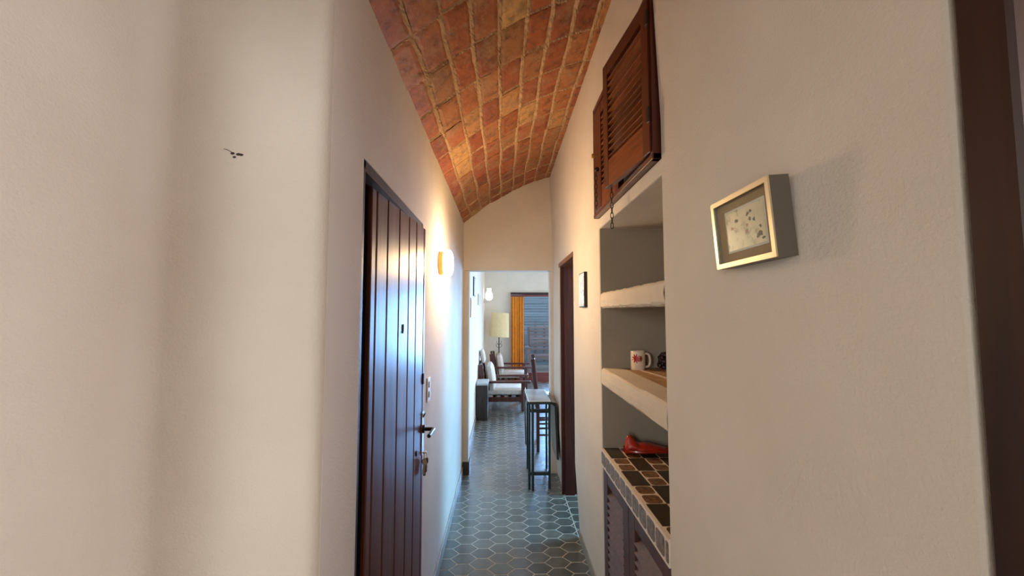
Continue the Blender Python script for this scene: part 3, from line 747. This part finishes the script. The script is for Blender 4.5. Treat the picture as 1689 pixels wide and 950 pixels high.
mb.build('frame', parent=pf)
mb = MB('mat_brown'); mb.box((-0.026, -w/2+0.004, 0.004), (-0.004, w/2-0.004, h-0.004), 0, m4); mt_ = mb.build('mount', parent=pf)
mb = MB('paper', 'print', 'print_bird', 'print_pink'); mb.box((-0.0270, -0.062, 0.028), (-0.0262, 0.062, 0.112), 0, m4); mb.box((-0.0275, -0.058, 0.032), (-0.0268, 0.058, 0.108), 1, m4)
rd = random.Random(4)
for (cy, cz, s_, mi) in [(0.025, 0.088, 0.008, 2), (-0.012, 0.092, 0.006, 2), (-0.018, 0.082, 0.006, 2), (-0.022, 0.095, 0.005, 2), (-0.008, 0.072, 0.006, 3), (-0.030, 0.078, 0.006, 2), (-0.040, 0.048, 0.010, 2), (-0.046, 0.062, 0.005, 2), (0.040, 0.075, 0.008, 3), (-0.005, 0.062, 0.007, 3), (-0.05, 0.04, 0.006, 2)]:
    pts = []
    for k in range(12):
        a = 2*PI*k/12; r_ = s_*rd.uniform(0.4, 1.1); pts.append(m4 @ Vector((-0.0278, cy+r_*math.cos(a), cz+0.7*r_*math.sin(a))))
    f = mb.bm.faces.new([mb.bm.verts.new(p) for p in pts]); f.material_index = mi
mb.build('print', parent=pf)
mb = MB('glass'); mb.box((-0.0360, -w/2+0.004, 0.004), (-0.0345, w/2-0.004, h-0.004), 0, m4); mb.build('glass_pane', parent=pf)

p2 = thing('picture_frame', (0.49, 2.365, 1.533), 'small narrow picture on the right wall beside the dark doorway', 'picture')
mb = MB('black'); mb.box((-0.018, -0.078, 0), (0, 0.078, 0.205), 0, bevel=0.001); mb.build('frame', parent=p2)
mb = MB('print_blue'); mb.box((-0.0195, -0.072, 0.006), (-0.018, 0.072, 0.199)); mb.build('print', parent=p2)

# gecko-like mark and small specks on the entry wall
mk = MB('jamb_wood')
rd = random.Random(2)
for (cx, cz, s_) in [(-0.566, 1.834, 0.0042), (-0.562, 1.826, 0.0035), (-0.554, 1.832, 0.0045), (-0.548, 1.831, 0.004)]:
    bmesh.ops.create_icosphere(mk.bm, subdivisions=1, radius=s_, matrix=Matrix.Translation((cx, ST-0.0006, cz)) @ Matrix.Diagonal((1.2, 0.3, 0.7, 1)))
mk.tube([(-0.567, ST-0.001, 1.836), (-0.578, ST-0.001, 1.842), (-0.584, ST-0.001, 1.843)], 0.0005, 5, 0)
tag(mk.build('wall_blemish'), 'tiny dark crumbled blemish on the plaster step at the left', 'wall mark')

# ------------------------------------------------------------------ living room: window wall
wd = MB('sill_wood')
wd.box((0.475, 8.80, 0.03), (1.15, 8.85, 0.20)); wd.box((0.475, 8.80, 1.86), (1.15, 8.85, 1.905)); wd.box((1.10, 8.80, 0.2), (1.15, 8.85, 1.86)); wd.box((0.44, 8.80, 0.03), (0.475, 8.85, 1.905))
dw = wd.build('door_4'); struct(dw)
g = MB('glass'); g.box((0.475, 8.822, 0.20), (1.10, 8.828, 1.86)); g.build('glass_pane', parent=dw)
w2 = MB('sill_wood'); w2.box((BX0, 8.80, 0), (BX1, 8.95, 0.03)); w2.box((2.94, 8.8, 0.03), (BX1, 8.85, 1.905)); struct(w2.build('trim_2'))
cr = thing('curtain_rail', (0.6, 8.77, 1.90), 'dark curtain rail along the top of the glazed door', 'curtain rail')
mb = MB('jamb_wood', 'sill_wood'); mb.box((-0.415, -0.03, 0.0), (2.4, 0.03, 0.045), 0); mb.box((-0.41, -0.015, -0.045), (2.4, 0.02, -0.005), 1); mb.build('rail', parent=cr)
cu = thing('curtain', (0.33, 8.70, 0.05), 'mustard yellow curtain gathered at the left of the glazed door', 'curtain')
mb = MB('curtain'); rows = []
for iz in range(15):
    t = iz/14; r = []
    for k in range(97):
        u_ = k/96; ph = u_*2*PI*5
        am = 0.036*(0.75+0.35*math.sin(u_*9+1))*(0.7+0.3*(1-t)); wob = 0.25*math.sin(3*t+u_*11)
        r.append((-0.135+0.27*u_+0.006*math.sin(2*ph+wob), am*math.sin(ph+wob), 1.80*t))
    rows.append(r)
mb.grid(rows, 0); cdo = mb.build('cloth', parent=cu, smooth=True)
md = cdo.modifiers.new('thick', 'SOLIDIFY'); md.thickness = 0.003
# terrace outside the glazed door
mb = MB('deck'); mb.box((-1.5, 8.95, -0.1), (5.0, 13.0, 0.0)); struct(mb.build('floor_terrace'))
mb = MB('grey_slats')
for k in range(38): mb.box((-1.5, 11.60, 0.075*k), (2.6, 11.62, 0.075*k+0.0735), 0, bevel=0.002)
struct(mb.build('wall_terrace'))
ch = thing('slatted_armchair', (1.02, 10.6, 0.0), 'weathered slatted wooden armchair out on the terrace behind the glass', 'armchair')
mb = MB('outdoor_wood')
for k in range(7): mb.box((-0.28, 0.22, 0.50+k*0.095), (0.28, 0.245, 0.57+k*0.095), 0, bevel=0.004)
for x in (-0.31, -0.12, 0.12, 0.31): mb.box((x-0.03, 0.25, 0.2), (x+0.03, 0.28, 1.22-(0.1 if abs(x) > 0.2 else 0)), 0, bevel=0.006)
mb.build('backrest', parent=ch)
mb = MB('outdoor_wood')
for k in range(6): mb.box((-0.30, -0.30+k*0.088, 0.39), (0.30, -0.225+k*0.088, 0.41), 0, bevel=0.003)
mb.box((-0.30, -0.31, 0.30), (0.30, -0.28, 0.40), 0); mb.build('seat', parent=ch)
for s_ in (-1, 1):
    mb = MB('outdoor_wood'); mb.box((s_*0.36-0.05, -0.32, 0.60), (s_*0.36+0.05, 0.28, 0.625), 0, bevel=0.003); mb.build('armrest', parent=ch)
    for y_ in (-0.28, 0.24):
        mb = MB('outdoor_wood'); mb.box((s_*0.34-0.035, y_-0.03, 0), (s_*0.34+0.035, y_+0.03, 0.60), 0, bevel=0.003); mb.build('leg', parent=ch)

# ------------------------------------------------------------------ living room: lamps and pictures
fl = thing('floor_lamp', (-0.065, 8.30, 0), 'floor lamp with a big cream drum shade behind the armchairs', 'lamp')
mb = MB('black'); mb.lathe([(0.001, 0), (0.15, 0), (0.15, 0.015), (0.02, 0.03), (0.012, 0.05)], 32); mb.build('base', parent=fl, smooth=True)
mb = MB('black'); mb.tube([(0, 0, 0.04), (0, 0, 1.08)], 0.010, 10)
for s_ in (-1, 1):
    mb.tube([(0, 0, 0.80), (s_*0.03, 0, 0.79), (s_*0.055, 0, 0.82), (s_*0.05, 0, 0.86), (s_*0.03, 0, 0.855)], 0.005, 6)
    mb.tube([(0, 0, 0.83), (s_*0.03, 0, 0.87), (s_*0.05, 0, 0.91), (s_*0.035, 0, 0.925)], 0.004, 6)
mb.build('pole', parent=fl, smooth=True)
mb = MB('shade')
mb.lathe([(0.205, 0), (0.175, 0.49), (0.172, 0.49), (0.202, 0.0)], 48, 0, Matrix.Translation((0.0, 0, 1.01)) @ Matrix.Rotation(math.radians(3.5), 4, 'Y'), cap=False)
mb.build('lamp_shade', parent=fl, smooth=True)

tl = thing('wall_sconce', (XL, 8.1, 1.74), 'white tulip glass wall sconce on the far left wall of the living room', 'lamp')
mb = MB('steel'); mb.lathe([(0.001, 0), (0.045, 0), (0.045, 0.012), (0.02, 0.02)], 20, 0, rx); mb.tube([(0.01, 0, 0), (0.05, 0, -0.02), (0.10, 0, 0.0), (0.105, 0, 0.02)], 0.009, 8)
mb.build('bracket', parent=tl, smooth=True)
mb = MB('tulip_white'); mb.lathe([(0.02, 0.015), (0.055, 0.03), (0.078, 0.075), (0.075, 0.13), (0.050, 0.18), (0.040, 0.215), (0.045, 0.255), (0.001, 0.25)], 32, 0, Matrix.Translation((0.105, 0, 0)))
mb.build('glass_shade', parent=tl, smooth=True)
def wallpic(y0, y1, z0, z1, label, fm, pmat):
    t = thing('picture_frame', (XL, (y0+y1)/2, z0), label, 'picture', 'pictures on the living room left wall'); w_ = (y1-y0)/2; h_ = z1-z0
    mb = MB(fm); mb.box((0, -w_, 0), (0.014, w_, h_), 0, bevel=0.002); mb.build('frame', parent=t)
    mb = MB(pmat); mb.box((0.014, -w_+0.02, 0.02), (0.0155, w_-0.02, h_-0.02)); mb.build('print', parent=t)
wallpic(5.10, 5.38, 1.717, 1.965, 'dark framed picture highest of three on the living room left wall', 'black', 'grey_paper')
wallpic(6.10, 6.62, 1.62, 1.79, 'grey picture farthest of three on the living room left wall', 'frame_gold', 'grey_paper')
wallpic(4.68, 4.88, 1.45, 1.675, 'gilt framed picture lowest and nearest of three on the living room wall', 'frame_gold', 'paper')

# ------------------------------------------------------------------ living room: armchairs
def cushion(mb, lo, hi, m4=None, puff=0.25):
    lo, hi = Vector(lo), Vector(hi); c = (lo+hi)/2; s = (hi-lo)/2; n = 10
    ax = min(range(3), key=lambda k: s[k]); a1, a2 = [k for k in range(3) if k != ax]
    for sg in (-1, 1):
        rows = []
        for i in range(n+1):
            r = []
            for j in range(n+1):
                u_ = -1+2*i/n; v_ = -1+2*j/n; e = (1-abs(u_)**4)*(1-abs(v_)**4)
                p = Vector((0, 0, 0)); p[a1] = c[a1]+s[a1]*u_*(1-0.05*(1-abs(v_))**1.0*0); p[a2] = c[a2]+s[a2]*v_
                p[ax] = c[ax]+sg*s[ax]*(0.45+0.55*e**0.5+puff*0.2*e)
                r.append(m4 @ p if m4 is not None else p)
            rows.append(r)
        mb.grid(rows, 0)
    # side band
    rim = []
    for i in range(n): rim.append((-1+2*i/n, -1))
    for i in range(n): rim.append((1, -1+2*i/n))
    for i in range(n): rim.append((1-2*i/n, 1))
    for i in range(n): rim.append((-1, 1-2*i/n))
    rows = []
    for k_, (so, bl) in enumerate(((-0.45, 1.0), (0, 1.03), (0.45, 1.0))):
        r = []
        for u_, v_ in rim:
            p = Vector((0, 0, 0)); p[a1] = c[a1]+s[a1]*u_*bl; p[a2] = c[a2]+s[a2]*v_*bl; p[ax] = c[ax]+s[ax]*so
            r.append(m4 @ p if m4 is not None else p)
        rows.append(r)
    mb.grid(rows, 0, closed_u=True)
def make_armchair(label):   # faces +X, origin at floor under its back, near side
    t = thing('armchair', (0, 0, 0), label, 'armchair', 'armchairs along the living room wall')
    D, W = 0.76, 0.62; zA = 0.455
    for y in (0.0, W):
        mb = MB('chair_wood'); mb.box((D-0.13, y-0.022, 0), (D-0.07, y+0.022, zA-0.03), 0, bevel=0.004); mb.build('leg', parent=t)
        mb = MB('chair_wood'); mb.beam((0.08, y, 0.0), (-0.005, y, 0.70), 0.085, 0.042, 0, up=(0, 1, 0), bevel=0.004)
        mb.build('leg', parent=t)
        mb = MB('chair_wood'); mb.box((0.03, y-0.038, zA-0.032), (D+0.02, y+0.038, zA), 0, bevel=0.008, seg=2); mb.build('armrest', parent=t)
    mb = MB('chair_wood')
    for y in (0.0, W): mb.box((0.04, y-0.015, 0.14), (D-0.06, y+0.015, 0.21), 0, bevel=0.003)
    mb.box((D-0.09, 0, 0.14), (D-0.06, W, 0.21), 0, bevel=0.003); mb.box((0.04, 0, 0.14), (0.07, W, 0.21), 0, bevel=0.003)
    for k in range(5): mb.box((0.07+0.12*k, 0, 0.19), (0.13+0.12*k, W, 0.205), 0)
    mb.build('seat_frame', parent=t)
    mb = MB('chair_wood')
    for k in range(5): mb.beam((0.05-0.012*k, 0.0, 0.28+0.1*k), (0.05-0.012*k, W, 0.28+0.1*k), 0.018, 0.05, 0, bevel=0.003)
    mb.build('back_slats', parent=t)
    mb = MB('cushion'); cushion(mb, (0.12, 0.03, 0.21), (D-0.05, W-0.03, 0.335)); mb.build('seat_cushion', parent=t, smooth=True)
    mb = MB('cushion'); m4 = Matrix.Translation((0.13, 0, 0.30)) @ Matrix.Rotation(math.radians(-8), 4, 'Y')
    cushion(mb, (-0.02, 0.03, 0.0), (0.115, W-0.03, 0.37), m4, 0.5); mb.build('back_cushion', parent=t, smooth=True)
    return t
kids = lambda o: [c for c in bpy.data.objects if c.parent == o]
def copy_tree(o, parent=None):
    c = o.copy(); col.objects.link(c)
    if parent: c.parent = parent
    for ch_ in kids(o): copy_tree(ch_, c)
    return c
a1 = make_armchair('dark wooden armchair with oatmeal cushions, nearer of the two by the small cabinet')
a1.location = (-0.335, 6.235, 0)
a2 = copy_tree(a1); a2.location = (-0.20, 7.86, 0)
a2['label'] = 'dark wooden armchair with oatmeal cushions, farther of the two by the floor lamp'
cs = thing('scatter_cushion', (-0.30, 6.62, 0.70), 'pale scatter cushion propped on top of the nearer armchair back', 'cushion')
mb = MB('cushion'); m4 = Matrix.Rotation(math.radians(-10), 4, 'Y'); cushion(mb, (-0.035, -0.12, 0.0), (0.035, 0.16, 0.20), m4, 0.8); mb.build('cover', parent=cs, smooth=True)

# small dark cabinet beside the near armchair
bx = thing('side_cabinet', (-0.28, 5.69, 0), 'small dark side cabinet with a pale top beside the nearer armchair', 'cabinet')
mb = MB('box_dark'); mb.box((-0.072, 0, 0), (0.078, 0.36, 0.485), 0, bevel=0.003); mb.box((-0.085, 0.01, 0.02), (-0.072, 0.34, 0.47), 0)
mb.build('body', parent=bx)
mb = MB('box_top'); mb.box((-0.080, -0.008, 0.485), (0.086, 0.37, 0.515), 0, bevel=0.003); mb.build('top', parent=bx)
mb = MB('black'); mb.box((0.0, -0.004, 0.25), (0.01, 0, 0.31), 0); mb.build('handle', parent=bx)

# ------------------------------------------------------------------ drop-leaf table in the opening
tb = thing('drop_leaf_table', (0.32, 3.46, 0), 'narrow folded drop leaf table with pale top, standing in the opening', 'table')
mb = MB('table_top'); mb.box((-0.098, 0.0, 0.728), (0.100, 0.545, 0.748), 0, bevel=0.004); mb.build('tabletop', parent=tb)
mb = MB('tube_green'); mb.box((-0.104, -0.004, 0.722), (-0.098, 0.549, 0.744), 0); mb.box((0.10, -0.004, 0.722), (0.106, 0.549, 0.744), 0); mb.box((-0.098, -0.006, 0.722), (0.10, 0.0, 0.744), 0)
mb.build('edge_trim', parent=tb)
for sx in (-1, 1):
    mb = MB('leaf_brown', 'tube_green')
    if sx > 0:
        a = [(0.108, 0.02, 0.735), (0.142, 0.02, 0.730), (0.160, 0.02, 0.255), (0.148, 0.02, 0.250), (0.130, 0.02, 0.70), (0.108, 0.02, 0.715)]
    else:
        a = [(-0.106, 0.42, 0.735), (-0.108, 0.42, 0.728), (-0.098, 0.42, 0.25), (-0.088, 0.42, 0.25), (-0.098, 0.42, 0.70), (-0.100, 0.42, 0.715)]
    rows = [a, [(x, 0.50, z) for x, y, z in a]]
    vv = mb.grid(rows, 0, closed_u=True)
    for r_ in (vv[0], vv[1]):
        f = mb.bm.faces.new(r_); f.material_index = 1
    if sx > 0:
        mb.tube([(0.146, 0.016, 0.725), (0.160, 0.016, 0.252)], 0.005, 6, 1)
    mb.build('drop_leaf', parent=tb)
for x_, y_ in ((-0.085, 0.05), (-0.058, 0.02), (0.088, 0.05), (-0.072, 0.50), (0.112, 0.50)):
    mb = MB('tube_green'); mb.tube([(x_, y_, 0.0), (x_, y_, 0.722)], 0.011, 10); mb.build('leg', parent=tb, smooth=True)
for z in (0.118, 0.645):
    mb = MB('tube_green'); mb.box((-0.085, 0.03, z), (0.088, 0.055, z+0.028), 0, bevel=0.003); mb.build('stretcher', parent=tb)

# dining chair behind the table, seen edge-on, facing the room to the right
dc = thing('dining_chair', (0.40, 4.42, 0), 'dark wooden ladder back chair seen edge on behind the drop leaf table', 'chair')
for y in (0.0, 0.44):
    dx = 0.0 if y == 0 else 0.035
    mb = MB('chair_wood'); mb.beam((dx-0.01, y, 0), (dx-0.01, y, 0.45), 0.034, 0.034, 0, bevel=0.004)
    mb.beam((dx-0.01, y, 0.44), (dx-0.065, y+0.0, 1.0), 0.045, 0.032, 0, up=(0, 1, 0), bevel=0.006)
    mb.build('leg', parent=dc)
    mb = MB('chair_wood'); mb.box((0.40+dx-0.018, y-0.018, 0), (0.40+dx+0.018, y+0.018, 0.42), 0, bevel=0.004); mb.build('leg', parent=dc)
    for z in (0.17, 0.24, 0.33):
        mb = MB('chair_wood'); mb.box((dx, y-0.010, z), (0.40+dx, y+0.010, z+0.02), 0); mb.build('stretcher', parent=dc)
mb = MB('chair_wood'); 
for z in (0.62, 0.74, 0.88): mb.beam((-0.03-0.1*(z-0.45), 0.0, z), (0.005-0.1*(z-0.45), 0.44, z), 0.014, 0.055, 0, bevel=0.003)
mb.build('backrest', parent=dc)
mb = MB('chair_wood'); mb.box((-0.02, -0.02, 0.415), (0.44, 0.46, 0.445), 0, bevel=0.008); mb.build('seat', parent=dc)
